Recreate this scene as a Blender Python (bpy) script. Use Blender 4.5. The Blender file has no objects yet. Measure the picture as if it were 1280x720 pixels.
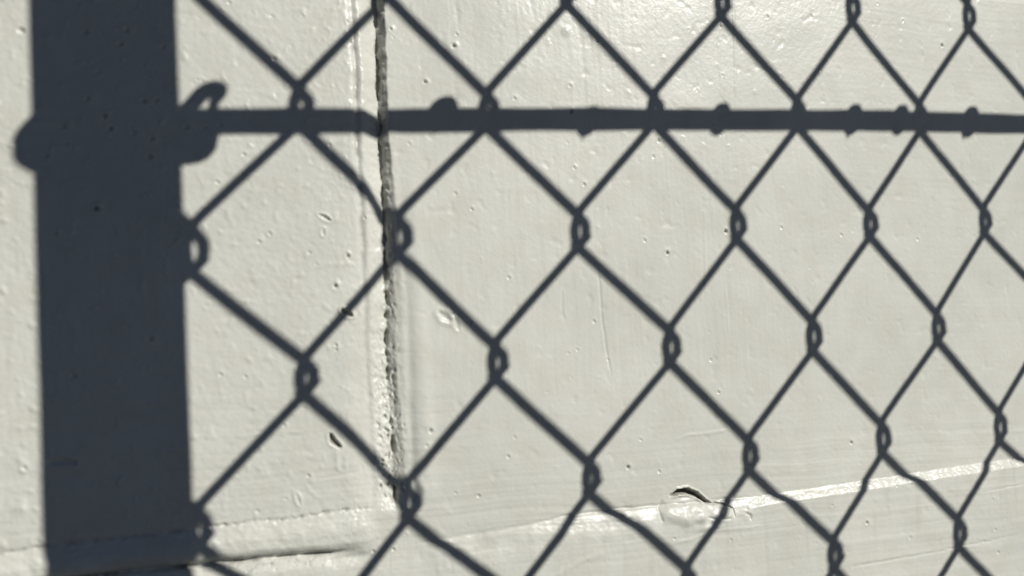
import bpy, bmesh, math, random
import numpy as np
from mathutils import Vector, Matrix
random.seed(7)
rng = np.random.RandomState(11)
scn = bpy.context.scene
col = scn.collection

# ---------------------------------------------------------------- camera
cam_d = bpy.data.cameras.new('camera')
cam_d.sensor_width = 36.0
cam_d.lens = 30.94
cam_d.clip_start = 0.005
cam_d.clip_end = 500.0
cam = bpy.data.objects.new('camera', cam_d)
R = [[0.93759, -0.34404, -0.05072], [-0.03181, 0.06039, -0.99767], [0.34630, 0.93701, 0.04568]]
ex, ey, ez = Vector(R[0]), Vector(R[1]), Vector(R[2])
m = Matrix.Identity(4)
for i in range(3):
    m[i][0] = ex[i]; m[i][1] = -ey[i]; m[i][2] = -ez[i]
m[0][3], m[1][3], m[2][3] = -0.00354, -0.28142, -0.03196
cam.matrix_world = m
cam_d.dof.use_dof = True
cam_d.dof.focus_distance = 0.335
cam_d.dof.aperture_fstop = 9.0
col.objects.link(cam)
scn.camera = cam

# ---------------------------------------------------------------- light
AZ, EL = math.radians(36.0), math.radians(29.0)
SUN = Vector((math.cos(EL) * math.sin(AZ), -math.cos(EL) * math.cos(AZ), math.sin(EL)))
sd = bpy.data.lights.new('sun', 'SUN')
sd.energy = 5.0
sd.angle = math.radians(0.35)
sd.color = (1.0, 0.968, 0.915)
sun = bpy.data.objects.new('sun', sd)
sun.rotation_euler = SUN.to_track_quat('Z', 'Y').to_euler()
sun.location = SUN * 5
col.objects.link(sun)
world = bpy.data.worlds.new('World')
scn.world = world
world.use_nodes = True
nt = world.node_tree
sky = nt.nodes.new('ShaderNodeTexSky')
sky.sky_type = 'NISHITA'
sky.sun_disc = False
sky.sun_elevation = EL
sky.air_density = 0.34
sky.dust_density = 0.0
sky.ozone_density = 3.0
sky.altitude = 4000.0
sky.sun_rotation = math.atan2(SUN.x, SUN.y)
bg = nt.nodes['Background']
bg.inputs[1].default_value = 0.05
nt.links.new(sky.outputs[0], bg.inputs[0])
scn.view_settings.view_transform = 'Standard'
scn.view_settings.look = 'None'
scn.view_settings.exposure = -0.17
scn.view_settings.gamma = 1.0

# ---------------------------------------------------------------- tags
def tag(o, label=None, cat=None, group=None, kind=None):
    if label: o['label'] = label
    if cat: o['category'] = cat
    if group: o['group'] = group
    if kind: o['kind'] = kind
    return o

def empty(name, loc=(0, 0, 0)):
    o = bpy.data.objects.new(name, None)
    o.location = loc
    o.empty_display_size = 0.05
    col.objects.link(o)
    return o

def mesh_obj(name, verts, faces, mat, parent=None, smooth=True):
    me = bpy.data.meshes.new(name)
    verts = np.asarray(verts, dtype=np.float32)
    faces = np.asarray(faces, dtype=np.int32)
    me.vertices.add(len(verts)); me.vertices.foreach_set('co', verts.ravel())
    nf, k = faces.shape
    me.loops.add(nf * k); me.loops.foreach_set('vertex_index', faces.ravel())
    me.polygons.add(nf)
    me.polygons.foreach_set('loop_start', np.arange(0, nf * k, k, dtype=np.int32))
    me.polygons.foreach_set('use_smooth', np.full(nf, smooth))
    me.update(calc_edges=True)
    me.validate()
    me.materials.append(mat)
    o = bpy.data.objects.new(name, me)
    if parent: o.parent = parent
    col.objects.link(o)
    return o

# ---------------------------------------------------------------- materials
def base_mat(name, colr, rough, spec=0.5, metal=0.0):
    mt = bpy.data.materials.new(name)
    mt.use_nodes = True
    b = mt.node_tree.nodes['Principled BSDF']
    b.inputs['Base Color'].default_value = (*colr, 1)
    b.inputs['Roughness'].default_value = rough
    b.inputs['Specular IOR Level'].default_value = spec
    b.inputs['Metallic'].default_value = metal
    return mt, mt.node_tree, b

def paint_material():
    mt, t, b = base_mat('weathered_wall_paint', (0.6, 0.585, 0.53), 0.25, 0.25)
    N, L = t.nodes.new, t.links.new
    tc = N('ShaderNodeTexCoord')
    n1 = N('ShaderNodeTexNoise'); n1.inputs['Scale'].default_value = 14; n1.inputs['Detail'].default_value = 6; n1.inputs['Roughness'].default_value = 0.6
    n2 = N('ShaderNodeTexNoise'); n2.inputs['Scale'].default_value = 90; n2.inputs['Detail'].default_value = 5
    L(tc.outputs['Object'], n1.inputs[0]); L(tc.outputs['Object'], n2.inputs[0])
    r1 = N('ShaderNodeValToRGB')
    r1.color_ramp.elements[0].position = 0.3; r1.color_ramp.elements[0].color = (0.565, 0.571, 0.512, 1)
    r1.color_ramp.elements[1].position = 0.7; r1.color_ramp.elements[1].color = (0.628, 0.63, 0.568, 1)
    L(n1.outputs[0], r1.inputs[0])
    r2 = N('ShaderNodeValToRGB')
    r2.color_ramp.elements[0].position = 0.35; r2.color_ramp.elements[0].color = (0.95, 0.945, 0.93, 1)
    r2.color_ramp.elements[1].position = 0.6; r2.color_ramp.elements[1].color = (1, 1, 1, 1)
    L(n2.outputs[0], r2.inputs[0])
    mx = N('ShaderNodeMix'); mx.data_type = 'RGBA'; mx.blend_type = 'MULTIPLY'; mx.inputs['Factor'].default_value = 1
    L(r1.outputs[0], mx.inputs[6]); L(r2.outputs[0], mx.inputs[7])
    at = N('ShaderNodeAttribute'); at.attribute_name = 'wear_shade'
    m2 = N('ShaderNodeMix'); m2.data_type = 'RGBA'; m2.inputs[7].default_value = (0.055, 0.04, 0.028, 1)  # dark tone for bare spots, dirt and the shade painted into the crack
    L(at.outputs['Fac'], m2.inputs['Factor']); L(mx.outputs[2], m2.inputs[6])
    L(m2.outputs[2], b.inputs['Base Color'])
    rr = N('ShaderNodeMapRange'); rr.inputs['To Min'].default_value = 0.25; rr.inputs['To Max'].default_value = 0.38
    n3 = N('ShaderNodeTexNoise'); n3.inputs['Scale'].default_value = 30; n3.inputs['Detail'].default_value = 4
    L(tc.outputs['Object'], n3.inputs[0]); L(n3.outputs[0], rr.inputs['Value']); L(rr.outputs[0], b.inputs['Roughness'])
    # fine relief of the paint film: roller stipple and hairline brush drag
    f1 = N('ShaderNodeTexNoise'); f1.inputs['Scale'].default_value = 900; f1.inputs['Detail'].default_value = 4; f1.inputs['Roughness'].default_value = 0.6
    L(tc.outputs['Object'], f1.inputs[0])
    b1 = N('ShaderNodeBump'); b1.inputs['Strength'].default_value = 0.5; b1.inputs['Distance'].default_value = 0.00012
    L(f1.outputs[0], b1.inputs['Height'])
    L(b1.outputs[0], b.inputs['Normal'])
    return mt

PAINT = paint_material()

def galv_material():
    mt, t, b = base_mat('galvanised_steel', (0.42, 0.43, 0.44), 0.45, 0.5, 0.85)
    N, L = t.nodes.new, t.links.new
    tc = N('ShaderNodeTexCoord')
    v = N('ShaderNodeTexVoronoi'); v.inputs['Scale'].default_value = 120
    L(tc.outputs['Object'], v.inputs[0])
    r = N('ShaderNodeValToRGB'); r.color_ramp.elements[0].color = (0.3, 0.31, 0.32, 1); r.color_ramp.elements[1].color = (0.5, 0.51, 0.52, 1)
    L(v.outputs['Color'], r.inputs[0]); L(r.outputs[0], b.inputs['Base Color'])
    return mt
GALV = galv_material()

def ground_material():
    mt, t, b = base_mat('dark_asphalt', (0.05, 0.05, 0.052), 0.9)
    N, L = t.nodes.new, t.links.new
    tc = N('ShaderNodeTexCoord')
    n = N('ShaderNodeTexNoise'); n.inputs['Scale'].default_value = 60; n.inputs['Detail'].default_value = 8
    L(tc.outputs['Object'], n.inputs[0])
    r = N('ShaderNodeValToRGB'); r.color_ramp.elements[0].position = 0.35; r.color_ramp.elements[0].color = (0.015, 0.015, 0.016, 1)
    r.color_ramp.elements[1].position = 0.7; r.color_ramp.elements[1].color = (0.04, 0.039, 0.038, 1)
    L(n.outputs[0], r.inputs[0]); L(r.outputs[0], b.inputs['Base Color'])
    bp = N('ShaderNodeBump'); bp.inputs['Distance'].default_value = 0.004; L(n.outputs[0], bp.inputs['Height']); L(bp.outputs[0], b.inputs['Normal'])
    return mt
ASPHALT = ground_material()

# ---------------------------------------------------------------- noise helpers (units: millimetres)
def perlin(x, y, seed):
    r = np.random.RandomState(seed)
    g = r.rand(256, 256) * 2 * np.pi
    gx, gy = np.cos(g), np.sin(g)
    xi = np.floor(x).astype(np.int64); yi = np.floor(y).astype(np.int64)
    fx, fy = x - xi, y - yi
    u = fx * fx * fx * (fx * (fx * 6 - 15) + 10); v = fy * fy * fy * (fy * (fy * 6 - 15) + 10)
    def d(ix, iy):
        a, b = (xi + ix) & 255, (yi + iy) & 255
        return gx[a, b] * (fx - ix) + gy[a, b] * (fy - iy)
    return ((d(0, 0) * (1 - u) + d(1, 0) * u) * (1 - v) + (d(0, 1) * (1 - u) + d(1, 1) * u) * v) * 1.5

def fbm(x, y, s, seed, octs=3, gain=0.5):
    o = np.zeros_like(x); a = 1.0; k = 1.0 / s
    for i in range(octs):
        o += a * perlin(x * k + 13.7 * i, y * k + 7.3 * i, seed + i); a *= gain; k *= 2.03
    return o

def ss(a, b, x):
    t = np.clip((x - a) / (b - a), 0, 1)
    return t * t * (3 - 2 * t)

def polydist(x, z, pts):
    """distance to a polyline and the 0..1 position along it"""
    best = np.full(x.shape, 1e9); tt = np.zeros_like(x)
    n = len(pts) - 1
    for i in range(n):
        ax, az = pts[i]; bx, bz = pts[i + 1]
        dx, dz = bx - ax, bz - az
        t = np.clip(((x - ax) * dx + (z - az) * dz) / (dx * dx + dz * dz + 1e-9), 0, 1)
        d = np.hypot(x - ax - t * dx, z - az - t * dz)
        k = d < best
        best = np.where(k, d, best); tt = np.where(k, (i + t) / n, tt)
    return best, tt

# ---------------------------------------------------------------- the marks in the paint, measured in millimetres on the wall
PIN_S = [(-29.2,61.4),(-18.0,63.0),(-19.9,58.5),(-8.1,58.4),(-29.1,41.6),(-35.7,33.2),(-13.8,41.4),(-10.5,42.0),(-35.0,28.0),(-12.8,24.7),(-40.2,24.4),(-17.0,31.7),(-11.9,30.3),(-2.1,34.1),(2.9,33.9),(7.6,34.9),(11.6,73.6),(2.6,48.7),(1.5,48.7),(6.2,17.2),(14.3,25.9),(-45.9,60.7),(33.9,71.1),(24.5,70.3),(48.3,70.4),(48.9,63.8),(62.4,68.9),(85.1,68.7),(66.9,30.6),(47.1,20.9),(40.7,29.5),(138.0,69.7),(126.3,52.9),(190.8,79.2),(190.2,60.1),(184.7,41.1),(160.8,34.2),(158.2,28.2),(126.2,23.5),(129.6,17.6),(105.0,47.4),(212.4,84.5),(267.4,94.0),(280.2,87.6),(233.2,86.3),(236.0,64.3),(-38.7,2.0),(-14.1,-29.6),(12.3,-42.6),(5.2,-41.5),(-34.9,-39.2),(33.0,-4.9),(35.2,-8.6),(17.9,-1.3),(21.2,1.2),(51.2,6.1),(40.1,-34.5),(40.1,-35.9),(56.8,-22.5),(82.0,14.2),(78.9,-24.2),(85.1,-29.4),(99.5,-14.7),(87.5,8.8),(152.6,-2.6),(130.6,-31.0),(135.2,-44.7),(120.2,-41.6),(123.6,-40.6),(177.3,-47.4),(241.0,-1.5),(279.6,-3.8),(212.5,1.6),(-48.0,-64.1),(30.0,-74.5),(22.8,-80.7),(54.9,-58.4),(54.5,-62.2),(57.3,-62.1),(68.1,-68.8),(74.4,-67.5),(60.9,-61.5),(59.5,-72.9),(14.4,-83.6),(96.0,-75.0),(85.0,-86.9),(77.2,-85.1),(55.6,-100.5),(49.2,-100.3),(23.2,-58.3),(179.7,-59.4),(146.4,-74.0),(98.7,-68.8),(179.7,-113.1),(156.2,-109.6),(152.9,-85.8),(226.2,-106.2),(209.4,-116.7),(263.1,-123.0),(308.4,-125.7),(309.0,-135.1),(301.8,-129.7),(307.8,-113.1),(258.2,-102.2),(322.2,-145.2)]
PIN_M = [(-24.5,36.6),(-23.2,32.8),(24.5,56.5),(84.0,64.6),(73.3,51.7),(126.2,43.5),(300.6,78.8),(45.1,-6.2),(40.7,-15.7),(56.9,-18.1),(161.6,-7.3),(187.3,0.4),(52.6,-80.3),(53.7,-72.4),(69.6,-64.0),(140.7,-83.1),(137.0,-99.7),(238.9,-83.5),(242.1,-114.6),(-27.7,9.1)]
BUBBLE = [(125.4,72.1),(-49.3,-75.5)]
X_L, X_R = 50.9, 59.9          # head joint between the two upper blocks
Z_T, Z_B = -86.8, -98.4        # bed joint
JR = [(78.4,59.8),(65.0,59.9),(38.3,59.4),(16.4,59.8),(5.8,60.0),(-20.3,60.1),(-41.0,59.4),(-65.4,60.7),(-86.0,60.7)]
BED = [(-60,-97.6),(-22,-96.6),(-4.8,-97.4),(13.5,-97.9),(35.7,-99.1),(63,-99.8),(96,-99.0),(115.8,-97.4),(136,-97.3),(152,-97.8),(171.5,-98.7),(188,-99.2),(246.6,-98.6),(293.6,-97.9),(340,-97.8)]

def relief(x, z):
    """height of the painted face (mm, towards the viewer) and the dark mask: bare patches, dirt and painted crack shade"""
    h = np.zeros_like(x); wear_shade = np.zeros_like(x)
    left = 1 - ss(40, 66, x)                       # rougher, stippled block
    # broad unevenness
    h += 0.30 * fbm(x, z, 55, 1, 3)
    # roller stipple
    st = fbm(x, z, 2.1, 20, 2, 0.55)
    far = ss(110, 260, x)
    h += st * (0.020 + 0.030 * left)
    h += fbm(x, z, 1.15, 27, 2, 0.6) * (0.010 + 0.009 * left)
    lump = np.clip(fbm(x, z, 3.6, 31, 2) - 0.38, 0, 1)
    h += lump * (0.04 + 0.22 * left + 0.16 * (1 - ss(-8, 2, x)))
    dep = np.clip(-fbm(x, z, 5.5, 35, 2) - 0.45, 0, 1)
    h -= dep * 0.20
    # vertical brush drags on the right block
    vz = ss(62, 75, x) * (1 - ss(215, 260, x)) * ss(-72, -50, z)
    vz = np.maximum(vz, 1 - ss(-46, -42, x))
    vz = np.maximum(vz, 0.8 * (1 - ss(-9, -2, x)) * ss(-75, -40, z))
    wob = 0.6 * fbm(x, z, 40, 44, 2)
    h += vz * 0.022 * fbm(x + wob * 2, z / 34, 1.5, 50, 2)
    vv = fbm(x + wob * 3 - 0.03 * z, z / 60, 4.5, 55, 2)
    h += vz * 0.036 * vv
    # horizontal drags near the bottom and across the lower block
    hz = np.maximum(ss(-35, -60, z) * (1 - 0.75 * ss(70, 90, x) * ss(-88, -70, z)), ss(200, 300, x) * 0.35)
    hz = np.maximum(hz, 1 * ss(-99, -101, z))
    zz = z + 0.04 * x + 1.5 * wob
    h += hz * 0.042 * fbm(x / 36, zz, 1.3, 60, 2)
    h += hz * 0.07 * fbm(x / 60, zz, 3.8, 66, 2)
    h += (1 - hz) * (1 - vz) * 0.02 * fbm(x / 20, zz, 1.4, 70, 1)
    # a few ridges left by the brush
    for (p, a, w) in [([(133.3,-10.8),(133.7,-26.9),(134.6,-38.2),(136.6,-53.4)], -0.28, 0.28),
                      ([(178.8,14.2),(178.0,-4.8),(176.6,-24.6)], 0.10, 0.35),
                      ([(185.7,-19.0),(185.9,-40.9)], 0.09, 0.35),
                      ([(196.9,100),(196.9,77.3),(195.3,44)], 0.12, 0.4),
                      ([(190.0,95),(189.0,50)], 0.08, 0.4),
                      ([(119.2,-17.0),(118.8,-26.3),(119.2,-31.5)], -0.13, 0.35),
                      ([(159.0,-75.6),(165.8,-73.9),(174.8,-74.2),(185.2,-73.6)], 0.16, 0.5),
                      ([(233.4,-130.5),(241.1,-130.3),(265.2,-130.5),(290.4,-130.1),(331,-129.2)], -0.30, 0.30),
                      ([(301.2,-109.6),(330,-108.5)], -0.16, 0.30),
                      ([(252,-118.5),(300,-118)], -0.08, 0.30),
                      ([(32.7,-75.6),(38.4,-75.4),(46.9,-74.6)], -0.14, 0.35),
                      ([(5,-61),(22,-60),(30,-61)], 0.10, 0.35),
                      ([(82.7,43.7),(103.8,43.6)], 0.09, 0.35),
                      ([(39.1,-66.7),(38.9,-74.2)], 0.22, 0.8),
                      ([(236,60),(238,52),(235.5,44)], 0.10, 0.5),
                      ([(151,-112),(175,-109),(196,-110)], 0.16, 0.6),
                      ([(104,-118),(122,-112),(130,-111)], 0.20, 0.9)]:
        bx = [q[0] for q in p]; bz = [q[1] for q in p]
        k = (x > min(bx) - 4) & (x < max(bx) + 4) & (z > min(bz) - 4) & (z < max(bz) + 4)
        if not k.any(): continue
        xs, zs = x[k], z[k]
        d, t = polydist(xs + 0.25 * fbm(xs, zs, 4, 80, 1), zs + 0.25 * fbm(xs, zs, 4, 81, 1), p)
        h[k] += a * np.exp(-(d / w) ** 2) * np.clip(np.minimum(t, 1 - t) * 6, 0, 1)

    # head joint: the face falls away from a crease to the sharp edge of the right block
    hj = ss(Z_T - 3, Z_T + 6, z)
    xr = np.interp(-z, [-a for a, _ in JR], [b for _, b in JR]) + 0.38 * fbm(z, x * 0, 6.0, 90, 4, 0.6) + 0.3 * fbm(z, x * 0, 9, 92, 2)
    xl = 50.6 + 0.5 * fbm(z, x * 0, 22, 95, 2)
    upper = ss(-62, 45, z)
    deep = 3.1 * upper + 2.3 * (1 - upper)
    deep = deep * (1 + 0.25 * fbm(z, x * 0, 11, 97, 2))
    lo = 1 - upper
    t = np.clip((x - xl) / (xr - xl), 0, 1)
    tb = 0.78 - 0.14 * lo
    tau = np.clip(t / tb, 0, 1)
    down = ss(0.0, 1.0, tau) * 0.5 + 0.5 * tau ** 1.4
    up = 0.70 - 0.06 * lo
    back = up * np.clip((t - tb) / (1 - tb), 0, 1) ** 1.1
    rise = ss(0, 1, np.clip((x - xr) / (0.9 + 3.6 * lo), 0, 1)) ** 0.8
    prof = -deep * np.where(t < tb, down, 1 - back) * (1 - rise)
    prof = np.where(x < xl - 3, 0, prof)
    prof += -(0.2 + 0.45 * upper) * np.exp(-((x - xl + 0.6) / 1.25) ** 2) * (1 + 0.6 * fbm(z, x * 0, 6, 99, 2))
    wear_shade += hj * (0.05 + 0.34 * upper) * np.exp(-((x - xl + 0.5) / 0.9) ** 2) * np.clip(0.5 + fbm(x, z, 4, 145, 3), 0, 1)
    wear_shade += hj * (0.10 + 0.16 * upper) * np.exp(-((x - xr + 0.5) / 1.1) ** 2) * np.clip(0.6 + fbm(x, z, 3, 147, 3), 0, 1.4)
    # broken crack at the bottom of the joint
    xk = xl + (xr - xl) * (tb + 0.03) + 0.35 * fbm(z, x * 0, 3.5, 141, 3)
    br = np.clip(0.25 + 0.45 * upper + 1.2 * fbm(z, x * 0, 8.0, 143, 3, 0.6), 0, 1)
    ck = np.exp(-((x - xk) / (0.35 + 0.25 * br)) ** 2) * br
    prof -= 2.4 * ck
    wear_shade += 0.85 * np.clip(ck, 0, 1) * hj  # shade painted into the crack colour, on top of its real depth
    # soft shoulder left of the joint lower down
    prof += -(1 - upper) * 0.9 * ss(42, 51, x) * (1 - ss(51, 60, x))
    h += prof * hj
    # a wide low swelling right of the lower joint
    h -= (1 - upper) * hj * 0.5 * np.exp(-((x - 63.5) / 1.6) ** 2)
    h += (1 - upper) * hj * 0.35 * np.exp(-((x - 68) / 2.6) ** 2)
    rough = hj * np.exp(-((x - 55.5) / 4.2) ** 2)
    h += rough * (0.12 + 0.25 * ss(-15, -45, z)) * fbm(x, z, 2.2, 101, 3, 0.6)
    cr = np.clip(fbm(x * 1.3, z, 2.4, 106, 2) - 0.15, 0, 1)
    h -= 0.9 * cr * hj * np.exp(-((x - xr + 1.2) / 1.3) ** 2)
    h += 0.7 * upper * np.clip(fbm(x, z, 3.6, 109, 3), 0, 1) * hj * np.exp(-((x - xr + 0.4) / 0.9) ** 2)
    h -= 2.2 * np.clip(fbm(x * 1.2, z, 2.2, 107, 2) - 0.26, 0, 1) * hj * ss(-30, -50, z) * np.exp(-((x - 55.2) / 2.6) ** 2)

    # bed joint: on the left smeared mortar with an open gap below, on the right a lit ledge
    zb = np.interp(x, [a for a, _ in BED], [b for _, b in BED]) + 0.22 * fbm(x, z * 0, 7, 110, 3)
    lft = 1 - ss(30, 46, x)
    mid = ss(58, 70, x) * (1 - ss(183, 192, x))
    rgt = ss(183, 192, x)
    zc = -86.6 + 0.5 * fbm(x, z * 0, 15, 112, 3)
    lf2 = 1 - ss(44, 52, x)
    crease = np.exp(-((z - zc) / 0.55) ** 2)
    h -= lf2 * (0.2 + 0.5 * np.clip(fbm(x, z, 3.0, 113, 2), 0, 1)) * crease
    strip = ss(zc, zc - 6, z) * (1 - ss(zb + 3.2, zb + 0.2, z))
    h += lf2 * 1.35 * strip * (0.8 + 0.3 * fbm(x, z, 16, 114, 2))
    gap = np.exp(-((z - zb) / 0.85) ** 2)
    wear_shade += lft * gap * np.clip(0.25 + 0.8 * fbm(x, z, 5, 151, 3), 0, 0.7)
    wear_shade += lf2 * crease * np.clip(fbm(x, z, 3.5, 153, 3, 0.6), 0, 0.5) * 0.6
    hair = np.exp(-(fbm(x, z / 5, 1.6, 155, 2) / 0.05) ** 2) * lft * ss(zb - 0.4, zb - 1.2, z) * (1 - ss(zb - 3.2, zb - 5.5, z) ) * ss(-5, 10, x)
    hair = hair * ss(zb - 6, zb - 4, z)
    h -= 0.15 * hair; wear_shade += 0.35 * hair
    h -= lf2 * 0.7 * np.clip(fbm(x * 1.5, z, 1.9, 157, 2) - 0.1, 0, 1) * np.exp(-((z - zc) / 0.8) ** 2)
    h += lf2 * 0.12 * fbm(x, z, 3.2, 158, 3, 0.6) * np.exp(-((z - zc + 4) / 7) ** 2)
    run = np.clip(fbm(x, z / 14, 4.5, 171, 3, 0.6) - 0.12, 0, 1) * ss(zb + 1, zb - 2, z) * (1 - ss(zb - 16, zb - 34, z))
    wear_shade += 0.10 * run + 0.05 * np.clip(fbm(x, z / 3, 9, 173, 3), 0, 1) * (1 - ss(0, 9, np.abs(z - zb)))
    gapd = lft * (1.9 + 1.0 * fbm(x, z, 6, 116, 2))
    h -= gapd * gap
    h -= lf2 * 0.9 * np.exp(-((z - (zb - 1.8)) / 1.6) ** 2)
    P = np.interp(x, [-60, 30, 60, 95, 130, 185, 195, 340], [0.2, 0.3, 0.9, 1.6, 2.4, 2.4, 1.9, 1.9])
    w = 2.6 * lft + (15 - 6.5 * ss(85, 125, x)) * mid + 3.5 * rgt + 12.0 * np.clip(1 - lft - mid - rgt, 0, 1)
    ramp = np.clip((zb - z) / w, 0, 1)
    rr = ramp * ramp * (3 - 2 * ramp)
    lin = 0.82 * ramp + 0.18 * rr
    rr = rr * (1 - mid - rgt) + mid * (1 - (1 - ramp) ** 1.8) + rgt * lin
    h += P * rr
    h -= mid * (0.25 + 0.35 * np.clip(fbm(x, z, 5, 118, 2) + 0.1, 0, 1)) * np.exp(-((z - zb - 0.2) / 0.6) ** 2) * (0.35 + 0.65 * ss(95, 120, x))
    led = np.exp(-((z - (zb - w * 0.5)) / (w * 0.55)) ** 2)
    h += led * (0.055 * mid + 0.08 * rgt) * fbm(x, z, 2.6, 120, 2, 0.55) + led * (0.2 * mid + rgt) * 0.12 * fbm(x, z * 1.3, 1.3, 126, 2, 0.6)
    h += mid * 0.45 * fbm(x, z, 11, 122, 2) * np.exp(-((z + 103) / 5) ** 2)

    # broken lump of mortar with a crack over it
    k = (x > 145) & (x < 192) & (z > -114) & (z < -88)
    if k.any():
        xs, zs = x[k], z[k]
        e = np.zeros_like(xs)
        rxy = np.hypot((xs - 163.5) / 13.5, (zs + 101.0) / 5.6)
        e += 1.05 * (1 - ss(0.45, 1.0, rxy + 0.12 * fbm(xs, zs, 6, 130, 2))) * (0.8 + 0.35 * fbm(xs, zs, 7, 132, 2))
        e += 0.9 * np.exp(-(((xs - 178.5) / 3.2) ** 2 + ((zs + 104.2) / 2.2) ** 2))
        e -= 0.5 * np.exp(-(((xs - 171.5) / 1.5) ** 2 + ((zs + 103) / 4) ** 2))
        e += 0.5 * np.exp(-(((xs - 172) / 6) ** 2 + ((zs + 107.6) / 1.0) ** 2))
        d, t = polydist(xs + 0.35 * fbm(xs, zs, 3, 134, 2), zs + 0.3 * fbm(xs, zs, 3, 135, 2),
                        [(157.0,-94.9),(160.0,-93.9),(164.4,-94.1),(167.7,-95.6),(171.4,-98.6),(173.6,-99.5),(179.8,-100.4),(182.2,-102.7),(182.0,-105.1)])
        cw = np.interp(t, [0, .08, .25, .4, .55, .7, .85, 1], [.3, .9, 1.15, .9, .5, .3, .45, .2])
        cut = np.clip(1 - (d / cw) ** 2, 0, 1)
        e -= np.interp(t, [0, .1, .45, .6, 1], [.8, 3.0, 2.6, 1.1, .8]) * cut ** 0.6
        wear_shade[k] = np.maximum(wear_shade[k], np.clip(cut * 1.3, 0, 1) * np.interp(t, [0, .1, .45, .6, 1], [.3, .9, .8, .3, .15]))
        e += 0.55 * np.exp(-((d - cw - 0.35) / 0.35) ** 2) * (zs > -99) * np.interp(t, [0, .1, .5, 1], [0, 1, .5, 0])
        d2, _ = polydist(xs, zs, [(153.3,-96.5),(151.4,-99.0),(152.2,-103.0)])
        e -= 0.35 * np.exp(-(d2 / 0.45) ** 2)
        d3, _ = polydist(xs, zs, [(171,-104),(175,-105.2),(180,-105.4)])
        e -= 0.4 * np.exp(-(d3 / 0.4) ** 2)
        d4, _ = polydist(xs, zs, [(187.4,-104.6),(189,-105.4),(189,-106.6)])
        e -= 0.5 * np.exp(-(d4 / 0.45) ** 2)
        h[k] += e
    # nicks
    def nick(p, wd, dp, wr=0.0, lip=0.25):
        bx = [q[0] for q in p]; bz = [q[1] for q in p]
        k = (x > min(bx) - 4) & (x < max(bx) + 4) & (z > min(bz) - 4) & (z < max(bz) + 4)
        if not k.any(): return
        xs, zs = x[k], z[k]
        d, t = polydist(xs, zs, p)
        w_ = wd * (0.55 + 0.45 * np.sin(np.pi * np.clip(t, 0.05, 0.95)))
        h[k] += -dp * np.exp(-(d / w_) ** 2) + lip * np.exp(-((d - 1.7 * w_) / (0.9 * wd)) ** 2)
        wear_shade[k] = np.maximum(wear_shade[k], wr * np.exp(-(d / w_) ** 4))
    nick([(36.6,7.0),(38.4,6.2),(39.8,5.3)], 0.5, 0.8)
    nick([(37.6,2.6),(37.5,0.3)], 0.4, 0.35)
    nick([(42.6,-23.6),(44.2,-24.6),(45.3,-25.2)], 0.75, 1.3, 0.5, 0.45)
    nick([(37.3,-62.5),(37.9,-64.4),(39.9,-66.3)], 0.75, 1.3, 0.85)
    nick([(-41.6,-63.2),(-38.3,-63.0),(-35.4,-64.0)], 0.9, 0.9)
    nick([(-29.5,9.0),(-27.7,9.2),(-26.8,8.6)], 0.5, 0.7)
    nick([(74.7,-25.8),(77.7,-28.2)], 1.2, 0.45, 0, 0.3)
    nick([(80,-28),(80.5,-31)], 0.9, 0.3, 0, 0.15)
    nick([(26,-79.5),(27,-83)], 0.5, 0.15)
    nick([(63,-79),(64,-83),(62,-87)], 1.4, 0.35, 0, 0.2)
    # pinholes and bubbles
    def pin(px, pz, r, dp, rim):
        k = (np.abs(x - px) < 4 * r) & (np.abs(z - pz) < 4 * r)
        if not k.any(): return
        d = np.hypot(x[k] - px, z[k] - pz)
        d2 = np.hypot(x[k] - px - 0.3 * r, z[k] - pz - 0.3 * r)
        h[k] += rim * np.exp(-(d2 / (1.45 * r)) ** 2) - (dp + rim) * np.exp(-(d / (0.62 * r)) ** 2)
    rs = np.random.RandomState(5)
    for (a, b) in PIN_S:
        q = 1.55 if a < 0 else 1.0
        pin(a, b, q * (0.5 + 0.22 * rs.rand()), q * (0.35 + 0.4 * rs.rand()), q * (0.2 * rs.rand() + 0.08))
    for (a, b) in PIN_M:
        pin(a, b, 0.72 + 0.2 * rs.rand(), 0.75 + 0.3 * rs.rand(), 0.22 + 0.1 * rs.rand())
        k = (np.abs(x - a) < 2) & (np.abs(z - b) < 2)
        wear_shade[k] = np.maximum(wear_shade[k], 0.55 * np.exp(-(np.hypot(x[k] - a, z[k] - b) / 0.45) ** 2))
    for (a, b) in BUBBLE:
        pin(a, b, 0.9, -0.25, 0.55)
    for i in range(330):                            # tiny grit, commoner on the left block
        a = rs.uniform(-60, 345); b = rs.uniform(-150, 105)
        if a > 60 and rs.rand() < 0.35: a = rs.uniform(-60, 60)
        if rs.rand() < 0.6: pin(a, b, 0.4 + 0.2 * rs.rand(), 0.05, 0.16 * rs.rand() + 0.05)
        else: pin(a, b, 0.36 + 0.2 * rs.rand(), 0.22, 0.03)
    return h, wear_shade

def axis(segs):
    out = []
    for a, b, s in segs:
        n = max(1, int(round((b - a) / s)))
        out += list(np.linspace(a, b, n, endpoint=False))
    out.append(segs[-1][1])
    return np.array(out)

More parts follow.
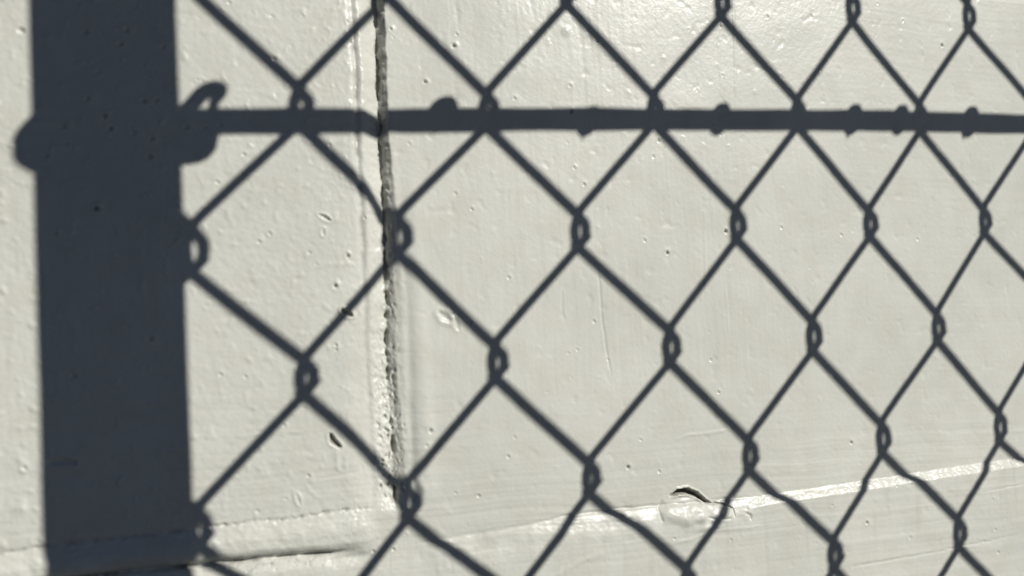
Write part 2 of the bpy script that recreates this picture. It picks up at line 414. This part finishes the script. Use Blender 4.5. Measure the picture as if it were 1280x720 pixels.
BACK = 190.0
def slab(name, xs, zs, parent, rim=None):
    """relief-faced piece of the wall: front grid, four sides and a back"""
    X, Z = np.meshgrid(xs, zs)
    px = np.concatenate([[2 * xs[0] - xs[1]], xs, [2 * xs[-1] - xs[-2]]])
    pz = np.concatenate([[2 * zs[0] - zs[1]], zs, [2 * zs[-1] - zs[-2]]])
    PX_, PZ_ = np.meshgrid(px, pz)
    HP, W = relief(PX_, PZ_)
    gz, gx = np.gradient(HP, pz, px)
    H, W = HP[1:-1, 1:-1], W[1:-1, 1:-1]
    NRM = np.stack([-gx[1:-1, 1:-1], -np.ones_like(H), -gz[1:-1, 1:-1]], -1)
    NRM /= np.linalg.norm(NRM, axis=-1)[..., None]
    if rim:
        # arris of the block rounds off where a joint lies outside the measured ones
        for side in rim:
            d = {'l': X - xs[0], 'r': xs[-1] - X, 't': zs[-1] - Z, 'b': Z - zs[0]}[side]
            H = H - 3.0 * (1 - ss(0, 2.4, d)) ** 2
        hz_, hx_ = np.gradient(H, zs, xs)
        keep = np.minimum.reduce([{'l': X - xs[0], 'r': xs[-1] - X, 't': zs[-1] - Z, 'b': Z - zs[0]}[q_] for q_ in rim]) < 4
        NR = np.stack([-hx_, -np.ones_like(H), -hz_], -1); NR /= np.linalg.norm(NR, axis=-1)[..., None]
        NRM = np.where(keep[..., None], NR, NRM)
    nx, nz = len(xs), len(zs)
    V = np.stack([X, -H, Z], -1).reshape(-1, 3)
    idx = np.arange(nx * nz).reshape(nz, nx)
    q = np.stack([idx[:-1, :-1], idx[:-1, 1:], idx[1:, 1:], idx[1:, :-1]], -1).reshape(-1, 4)
    loop = np.concatenate([idx[0, :], idx[1:, -1], idx[-1, -2::-1], idx[-2:0:-1, 0]])
    n0 = len(V); m_ = len(loop)
    A = V[loop].copy(); B = A.copy(); B[:, 1] = BACK          # the sides start from their own edge so the face keeps its normals
    out = np.array([(xs[0] + xs[-1]) / 2, 0, (zs[0] + zs[-1]) / 2]); sn = A - out; sn[:, 1] = 0
    sn[:, 0] = np.where(np.isin(A[:, 0], [xs[0], xs[-1]]), np.sign(sn[:, 0]), 0)
    sn[:, 2] = np.where((A[:, 2] == zs[0]) | (A[:, 2] == zs[-1]), np.sign(sn[:, 2]), 0)
    sn /= np.linalg.norm(sn, axis=1)[:, None] + 1e-9
    V = np.concatenate([V, A, B]) / 1000.0
    na = n0 + np.arange(m_); nb = na + m_
    sides = np.stack([na, nb, np.roll(nb, -1), np.roll(na, -1)], -1)
    o = mesh_obj(name, V, np.concatenate([q, sides]), PAINT, parent)
    a = o.data.attributes.new('wear_shade', 'FLOAT', 'POINT')
    a.data.foreach_set('value', np.concatenate([W.ravel(), np.zeros(2 * m_)]).astype(np.float32))
    if not rim or len(rim) < 4:
        o.data.normals_split_custom_set_from_vertices(np.concatenate([NRM.reshape(-1, 3), sn, sn]).tolist())
    return o

# ---------------------------------------------------------------- the ground
def ground():
    vs = [(-60, -60, -0.9), (60, -60, -0.9), (60, 60, -0.9), (-60, 60, -0.9)]
    o = mesh_obj('ground', vs, [(0, 1, 2, 3)], ASPHALT, None, False)
    tag(o, kind='structure')
ground()

# ---------------------------------------------------------------- the wall
wall = empty('painted_block_wall', (0.1, 0.0, -0.9))
tag(wall, 'off-white painted block wall with a rough mortar joint and fence shadows across it', 'wall')
WALLP = empty  # readability only
def to_wall(o):
    o.matrix_parent_inverse = Matrix.Translation((-0.1, 0.0, 0.9))
    return o

fx = [(-62, 46, 0.5), (46, 64, 0.28), (64, 200, 0.5), (200, 352, 0.6)]
xsB = axis([(X_R, 64, 0.28), (64, 200, 0.46), (200, 352, 0.56), (352, 450, 6)])
xsA = axis([(-339, -62, 8), (-62, 40, 0.46), (40, X_L, 0.3)])
xsJ = axis([(X_L, X_R, 0.26)])
zsU = axis([(Z_T, -70, 0.4), (-70, 103, 0.46)])
zsJ = axis([(Z_B - 3.4, Z_T, 0.3)])
zsC = axis([(Z_B - 193.4, -150, 6), (-150, -112, 0.5), (-112, Z_B - 3.4, 0.32)])
xsD = np.concatenate([xsA, xsJ[1:-1], xsB])
xsC = xsD[(xsD > -56.6) & (xsD < 333.6)]
to_wall(slab('concrete_block', xsA, zsU, wall, 'lt'))
to_wall(slab('concrete_block', xsB, zsU, wall, 'rt'))
to_wall(slab('concrete_block', xsC, zsC, wall, 'lrb'))
to_wall(slab('mortar_joint', xsJ, zsU, wall))
to_wall(slab('mortar_joint', xsD, zsJ, wall))

# the rest of the wall, beyond the picture: plain painted blocks in running bond over recessed mortar
def block_mesh():
    xs = np.concatenate([[0, .6, 1.6, 3.2], np.linspace(12, 378, 40), [386.8, 388.4, 389.4, 390]])
    zs = np.concatenate([[0, .6, 1.6, 3.2], np.linspace(10, 180, 20), [186.8, 188.4, 189.4, 190]])
    X, Z = np.meshgrid(xs, zs)
    d = np.minimum(np.minimum(X, 390 - X), np.minimum(Z, 190 - Z))
    H = -3.2 * (1 - ss(0, 3.0, d)) ** 2 + 0.3 * fbm(X + 900, Z + 500, 50, 3, 3)
    nx, nz = len(xs), len(zs)
    V = np.stack([X, -H, Z], -1).reshape(-1, 3)
    idx = np.arange(nx * nz).reshape(nz, nx)
    q = np.stack([idx[:-1, :-1], idx[:-1, 1:], idx[1:, 1:], idx[1:, :-1]], -1).reshape(-1, 4)
    loop = np.concatenate([idx[0, :], idx[1:, -1], idx[-1, -2::-1], idx[-2:0:-1, 0]])
    B = V[loop].copy(); B[:, 1] = BACK
    n0 = len(V); nb = n0 + np.arange(len(loop))
    V = np.concatenate([V, B]) / 1000.0
    return V, np.concatenate([q, np.stack([loop, nb, np.roll(nb, -1), np.roll(loop, -1)], -1)])
PITCHX, PITCHZ = 0.400, 0.2025
bv, bf = block_mesh()
proto = None
X_LO, X_HI = -1.2, 2.0
for row in range(-3, 5):
    z0 = Z_T / 1000 + row * PITCHZ
    if row == -1: z0 = (Z_B - 193.4) / 1000
    if row < -1: z0 = (Z_B - 193.4) / 1000 + (row + 1) * 0.2
    off = 0.0600 if row % 2 == 0 else 0.3435
    for i in range(-5, 7):
        x0 = off + i * PITCHX
        if x0 < X_LO - 0.35 or x0 + 0.39 > X_HI + 0.35: continue
        if row == 0 and -0.35 < x0 < 0.2: continue
        if row == -1 and abs(x0 + 0.0565) < 0.02: continue
        if proto is None:
            proto = mesh_obj('concrete_block', bv, bf, PAINT, wall)
            o = proto
        else:
            o = proto.copy(); col.objects.link(o)
        o.parent = wall
        o.location = (x0 - 0.1, 0, z0 + 0.9)
def core():
    # mortar that fills the courses behind the faces of the outlying blocks
    bm = bmesh.new()
    zc = lambda z: z
    def box(x0, x1, y0, y1, z0, z1):
        vs = [bm.verts.new((x, y, z)) for x in (x0, x1) for y in (y0, y1) for z in (z0, z1)]
        for f in ((0, 1, 3, 2), (4, 6, 7, 5), (0, 4, 5, 1), (2, 3, 7, 6), (0, 2, 6, 4), (1, 5, 7, 3)):
            bm.faces.new([vs[j] for j in f])
    box(X_LO - 0.2, X_HI + 0.2, 0.004, 0.186, -0.9, 0.925)
    bmesh.ops.recalc_face_normals(bm, faces=bm.faces)
    me = bpy.data.meshes.new('mortar_core'); bm.to_mesh(me); bm.free()
    me.materials.append(PAINT)
    o = bpy.data.objects.new('mortar_core', me); col.objects.link(o); o.parent = wall
    to_wall(o)
core()

# ---------------------------------------------------------------- the chain link fence that throws the shadow
D = 0.225
TX, TZ = math.tan(AZ), math.tan(EL) / math.cos(AZ)
def F(xw, zw, dy=0.0):
    """fence point whose shadow falls at (xw, zw) millimetres on the wall; dy moves it off the fence plane"""
    xw = xw - 0.7
    return np.array([xw / 1000.0 + D * TX, -D + dy / 1000.0, zw / 1000.0 + D * TZ])

def tube(paths, r, sides=8, closed=False):
    """sweep round wires along point lists; returns verts, quads"""
    VV, FF = [], []; base = 0
    for P in paths:
        P = np.asarray(P, float); n = len(P)
        rad = np.full(n, r) if np.isscalar(r) else np.asarray(r)
        T = np.gradient(P, axis=0); T /= np.linalg.norm(T, axis=1)[:, None] + 1e-12
        nrm = np.cross(T[0], [0.3, 1, 0.2]); nrm /= np.linalg.norm(nrm)
        rings = []
        a = np.linspace(0, 2 * np.pi, sides, endpoint=False)
        for i in range(n):
            nrm = nrm - T[i] * nrm.dot(T[i]); nrm /= np.linalg.norm(nrm)
            b = np.cross(T[i], nrm)
            rings.append(P[i] + rad[i] * (np.cos(a)[:, None] * nrm + np.sin(a)[:, None] * b))
        V = np.concatenate(rings)
        idx = base + np.arange(n * sides).reshape(n, sides)
        q = np.stack([idx[:-1], np.roll(idx[:-1], -1, 1), np.roll(idx[1:], -1, 1), idx[1:]], -1).reshape(-1, 4)
        cap = np.array([[base + 0, base + (k + 1) % sides, base + k, base + k] for k in range(0)])
        VV.append(V); FF.append(q); base += len(V)
        # end caps as fans to a centre point, written as thin quads
        for ring, c in ((idx[0], P[0]), (idx[-1], P[-1])):
            VV.append(c[None]); ci = base; base += 1
            for k in range(0, sides, 2):
                FF.append(np.array([[ci, ring[k], ring[(k + 1) % sides], ring[(k + 2) % sides]]]))
    return np.concatenate(VV), np.concatenate(FF)

def crom(P, k=4):
    P = np.asarray(P, float)
    Q = np.concatenate([[2 * P[0] - P[1]], P, [2 * P[-1] - P[-2]]])
    out = []
    for i in range(1, len(Q) - 2):
        p0, p1, p2, p3 = Q[i - 1], Q[i], Q[i + 1], Q[i + 2]
        for t in np.linspace(0, 1, k, endpoint=False):
            out.append(0.5 * ((2 * p1) + (-p0 + p2) * t + (2 * p0 - 5 * p1 + 4 * p2 - p3) * t * t + (-p0 + 3 * p1 - 3 * p2 + p3) * t ** 3))
    out.append(P[-1])
    return np.array(out)

KN = {(0,0):(-0.3,-1.9),(1,0):(63.4,1.6),(2,0):(127.8,2.4),(3,0):(193.5,4.3),(4,0):(256.8,4.3),(5,0):(318.4,5.0),
(.5,.5):(31.3,-42.6),(1.5,.5):(94.6,-41.6),(2.5,.5):(161.8,-40.1),(3.5,.5):(225.2,-39.4),(4.5,.5):(288.0,-39.2),
(0,1):(-1.6,-85.4),(1,1):(62.7,-84.4),(2,1):(127.2,-83.9),(3,1):(192.8,-82.4),(4,1):(255.7,-81.8),(5,1):(318.2,-82.6),
(1.5,1.5):(95.5,-126.5),(.5,1.5):(32.0,-128.0),(2.5,1.5):(159.9,-126.3),(3.5,1.5):(225.4,-124.7),(4.5,1.5):(288.4,-124.4),
(.5,-.5):(33.0,43.1),(1.5,-.5):(96.2,44.3),(2.5,-.5):(161.0,47.0),(3.5,-.5):(225.0,48.0),(4.5,-.5):(287.1,48.6),
(1,-1):(63.6,86.8),(2,-1):(128.2,89.0),(3,-1):(193.0,90.1),(4,-1):(255.1,92.6),(5,-1):(318.1,94.2)}
def knot(u, v):
    if (u, v) in KN: return KN[(u, v)]
    r = np.random.RandomState(int((u * 2 + 500) * 1000 + v * 2 + 500))
    j = r.uniform(-0.8, 0.8, 2)
    x = 64.0 * u + j[0]; z = 1.22 * u - 86.5 * v + 0.6 + j[1]
    if u == 0: x = -0.6
    return (x, z)

fence = empty('chain_link_fence', F(-23.7, 0)[:].tolist()[:2] + [-0.9])
tag(fence, 'galvanised chain link fence beside the wall, throwing the diamond shadow', 'fence')
FO = Vector(fence.location)
def fpart(name, V, Fc, parent=None, mat=None):
    o = mesh_obj(name, np.asarray(V) - np.array(FO), Fc, mat or GALV, parent or fence)
    return o

NU = 21
V0, V1 = -7, 9           # rows up and down
WR = 0.00160
HOOK_UP, HOOK_W = 5.6, 1.98
DEP = 1.9
def hook(K, side, f):
    """points through one knot for a wire coming from that side (-1: wire lies left of the knot)"""
    x, z = K; s = -side
    g = DEP * (1 if side < 0 else -1)
    pts = [(-1.2 * s, HOOK_UP + 1.3, -g * .9), (0.9 * s, HOOK_UP - 1.6, -g * .7), (HOOK_W * s, 1.2, 0.0 - g * .15),
           (HOOK_W * s, -1.2, g * .15), (0.9 * s, -HOOK_UP + 1.6, g * .7), (-1.2 * s, -HOOK_UP - 1.3, g * .9)]
    return [(x + a * f, z + b * f, c) for a, b, c in pts]
for kcol in range(-1, NU * 2):
    ul, ur = kcol / 2.0, (kcol + 1) / 2.0
    pts = []
    v = V0 * 1.0
    while v <= V1 + 0.01:
        # knot of the left or right column at this half row (integer rows on integer columns)
        onleft = ((2 * v) % 2 == 0) == (float(ul).is_integer())
        u = ul if onleft else ur
        K = knot(u, v)
        pts += hook(K, 1 if onleft else -1, (1.2 if v == 0 else 0.98) if u == 0 else 1.0 + 0.06 * math.sin(7.3 * u + 3.1 * v))
        v += 0.5
    P = crom([F(a, b, c) for a, b, c in pts], 3)
    V, Q = tube([P], WR, 7)
    fpart('wire', V, Q)

# posts
BEHIND = 0.019
def post(xw, r, name='post'):
    n = 40; a = np.linspace(0, 2 * np.pi, n, endpoint=False)
    c = F(xw, 0) + np.array([BEHIND * TX, -BEHIND, 0])      # stands just outside the mesh
    zt = 0.78
    prof = [(r, -0.9), (r, zt), (r * 1.06, zt + 0.001), (r * 1.06, zt + 0.03), (r * 0.8, zt + 0.042), (r * 0.3, zt + 0.048)]
    V = []
    for rr, z in prof:
        V += [(c[0] + rr * math.cos(t), c[1] + rr * math.sin(t), z) for t in a]
    idx = np.arange(len(prof) * n).reshape(len(prof), n)
    q = np.stack([idx[:-1], np.roll(idx[:-1], -1, 1), np.roll(idx[1:], -1, 1), idx[1:]], -1).reshape(-1, 4)
    return fpart(name, V, q)
PR = 0.0162
PX = -23.2
post(PX, PR)
post(64.0 * NU + 24, PR)

# brace rod
rod = [(-10,35.4),(8.8,36.0),(56.1,37.9),(103.6,40.0),(153.6,41.7),(209.6,43.5),(272.8,45.2),(344.6,46.4),(500,49),(700,52),(900,56),(1366,64)]
P = crom([F(a, b, 0.0) for a, b in rod], 16)
wv = fbm(P[:, 0] * 1000, P[:, 0] * 0, 26, 300, 3)
P[:, 2] += 0.00022 * fbm(P[:, 0] * 1000, P[:, 0] * 0, 60, 310, 2)
V, Q = tube([P], (np.interp(P[:, 0] * 1000, [200, 350, 520], [3.55, 3.6, 3.8]) + 0.22 * wv) / 1000.0, 14)
fpart('brace_rod', V, Q)
# top rail
P = [F(PX, 0), F(64.0 * NU + 24, 0)]
P = [np.array([p[0], p[1], 0.77]) for p in P]
V, Q = tube([np.linspace(P[0], P[1], 8)], 0.014, 16)
fpart('top_rail', V, Q)

# brace band: a rounded collar round the post, seen in the shadow as a skewed ring
def collar(cx, cz, R0, hgt, sx=0.0, sy=0.0):
    n = 44; a = np.linspace(0, 2 * np.pi, n, endpoint=False)
    c = F(cx, cz) + np.array([BEHIND * TX, -BEHIND, BEHIND * TZ])
    prof = [(R0 - 4, -hgt / 2), (R0 - 1.2, -hgt / 2), (R0, -hgt / 2 + 1.6), (R0, hgt / 2 - 1.6), (R0 - 1.2, hgt / 2), (R0 - 4, hgt / 2)]
    V = []
    for rr, z in prof:
        V += [(c[0] + sx + rr / 1000 * math.cos(t), c[1] + sy + rr / 1000 * math.sin(t), c[2] + z / 1000) for t in a]
    idx = np.arange(len(prof) * n).reshape(len(prof), n)
    q = np.stack([idx[:-1], np.roll(idx[:-1], -1, 1), np.roll(idx[1:], -1, 1), idx[1:]], -1).reshape(-1, 4)
    return fpart('brace_band', V, q)
bandobj = collar(PX, 34.4, 18.3, 6.5, -0.0014, -0.0016)

def plate(name, poly, th, y=0.0, parent=None):
    bm = bmesh.new()
    f = [bm.verts.new(F(a, b, y - th / 2) - np.array(FO)) for a, b in poly]
    g = [bm.verts.new(F(a, b, y + th / 2) - np.array(FO)) for a, b in poly]
    n = len(poly)
    bm.faces.new(f[::-1]); bm.faces.new(g)
    for i in range(n): bm.faces.new((f[i], f[(i + 1) % n], g[(i + 1) % n], g[i]))
    bmesh.ops.recalc_face_normals(bm, faces=bm.faces)
    me = bpy.data.meshes.new(name); bm.to_mesh(me); bm.free(); me.materials.append(GALV)
    o = bpy.data.objects.new(name, me); o.parent = parent or fence; col.objects.link(o)
    return o
plate('band_lug', [(-12,39.8),(-4.5,39.0),(-1.6,38.0),(7.0,38.2),(7.6,34),(7.0,29.6),(6.2,26.6),(4.6,24.6),(2.2,23.4),(-1,22.8),(-5.0,22.4),(-12,22.2)], 1.6)
P1 = crom([F(*p) for p in [(-5,34,0),(-2.3,37.9,0),(0.8,41.6,0),(3.6,44.6,0),(6.2,45.9,0),(8.4,45.7,0),(8.2,44.2,0),(7.0,42.4,0),(6.6,40.2,0),(7.2,36.6,0)]], 5)
rr = np.interp(np.linspace(0, 1, len(P1)), [0, .45, .6, .8, 1], [2.3, 2.4, 2.0, 1.4, 1.2]) / 1000
V, Q = tube([P1], rr, 9)
fpart('bolt_tail', V, Q)

# tie wires round the brace rod
def ring(xw, zw, r, wr, tail=None, ax=0.12):
    c = F(xw, zw)
    t = np.linspace(0, 2 * np.pi * 1.15, 26)
    P = np.stack([c[0] + ax * r * np.cos(t) + 0.0006 * t / 6, c[1] + r * np.cos(t), c[2] + r * np.sin(t)], -1)
    paths = [P]
    if tail is not None:
        paths.append(np.array([c + [tail[0], 0, tail[1]], c + [tail[0] * 1.05, 0.0005, tail[1] - 0.0022], c + [tail[0] * 1.1, 0.0008, tail[1] - 0.0042]]))
        V, Q = tube([P], wr, 8); V2, Q2 = tube([paths[1]], np.array([.8, .5, .15]) / 1000, 6)
        V, Q = np.concatenate([V, V2]), np.concatenate([Q, Q2 + len(V)])
    else:
        V, Q = tube(paths, wr, 8)
    return fpart('tie_wire', V, Q)
ring(78.8, 40.9, 0.0034, 0.0021, None, 0.3)
ring(133.0, 40.4, 0.0037, 0.0011, (-0.0025, -0.0034), 0.3)
ring(188.2, 43.2, 0.0040, 0.0015)
ring(250.6, 44.9, 0.0041, 0.0014, (-0.003, -0.0044))
ring(275.0, 45.7, 0.0041, 0.0014)
ring(313.5, 46.3, 0.0043, 0.0016, (-0.0042, -0.0046))
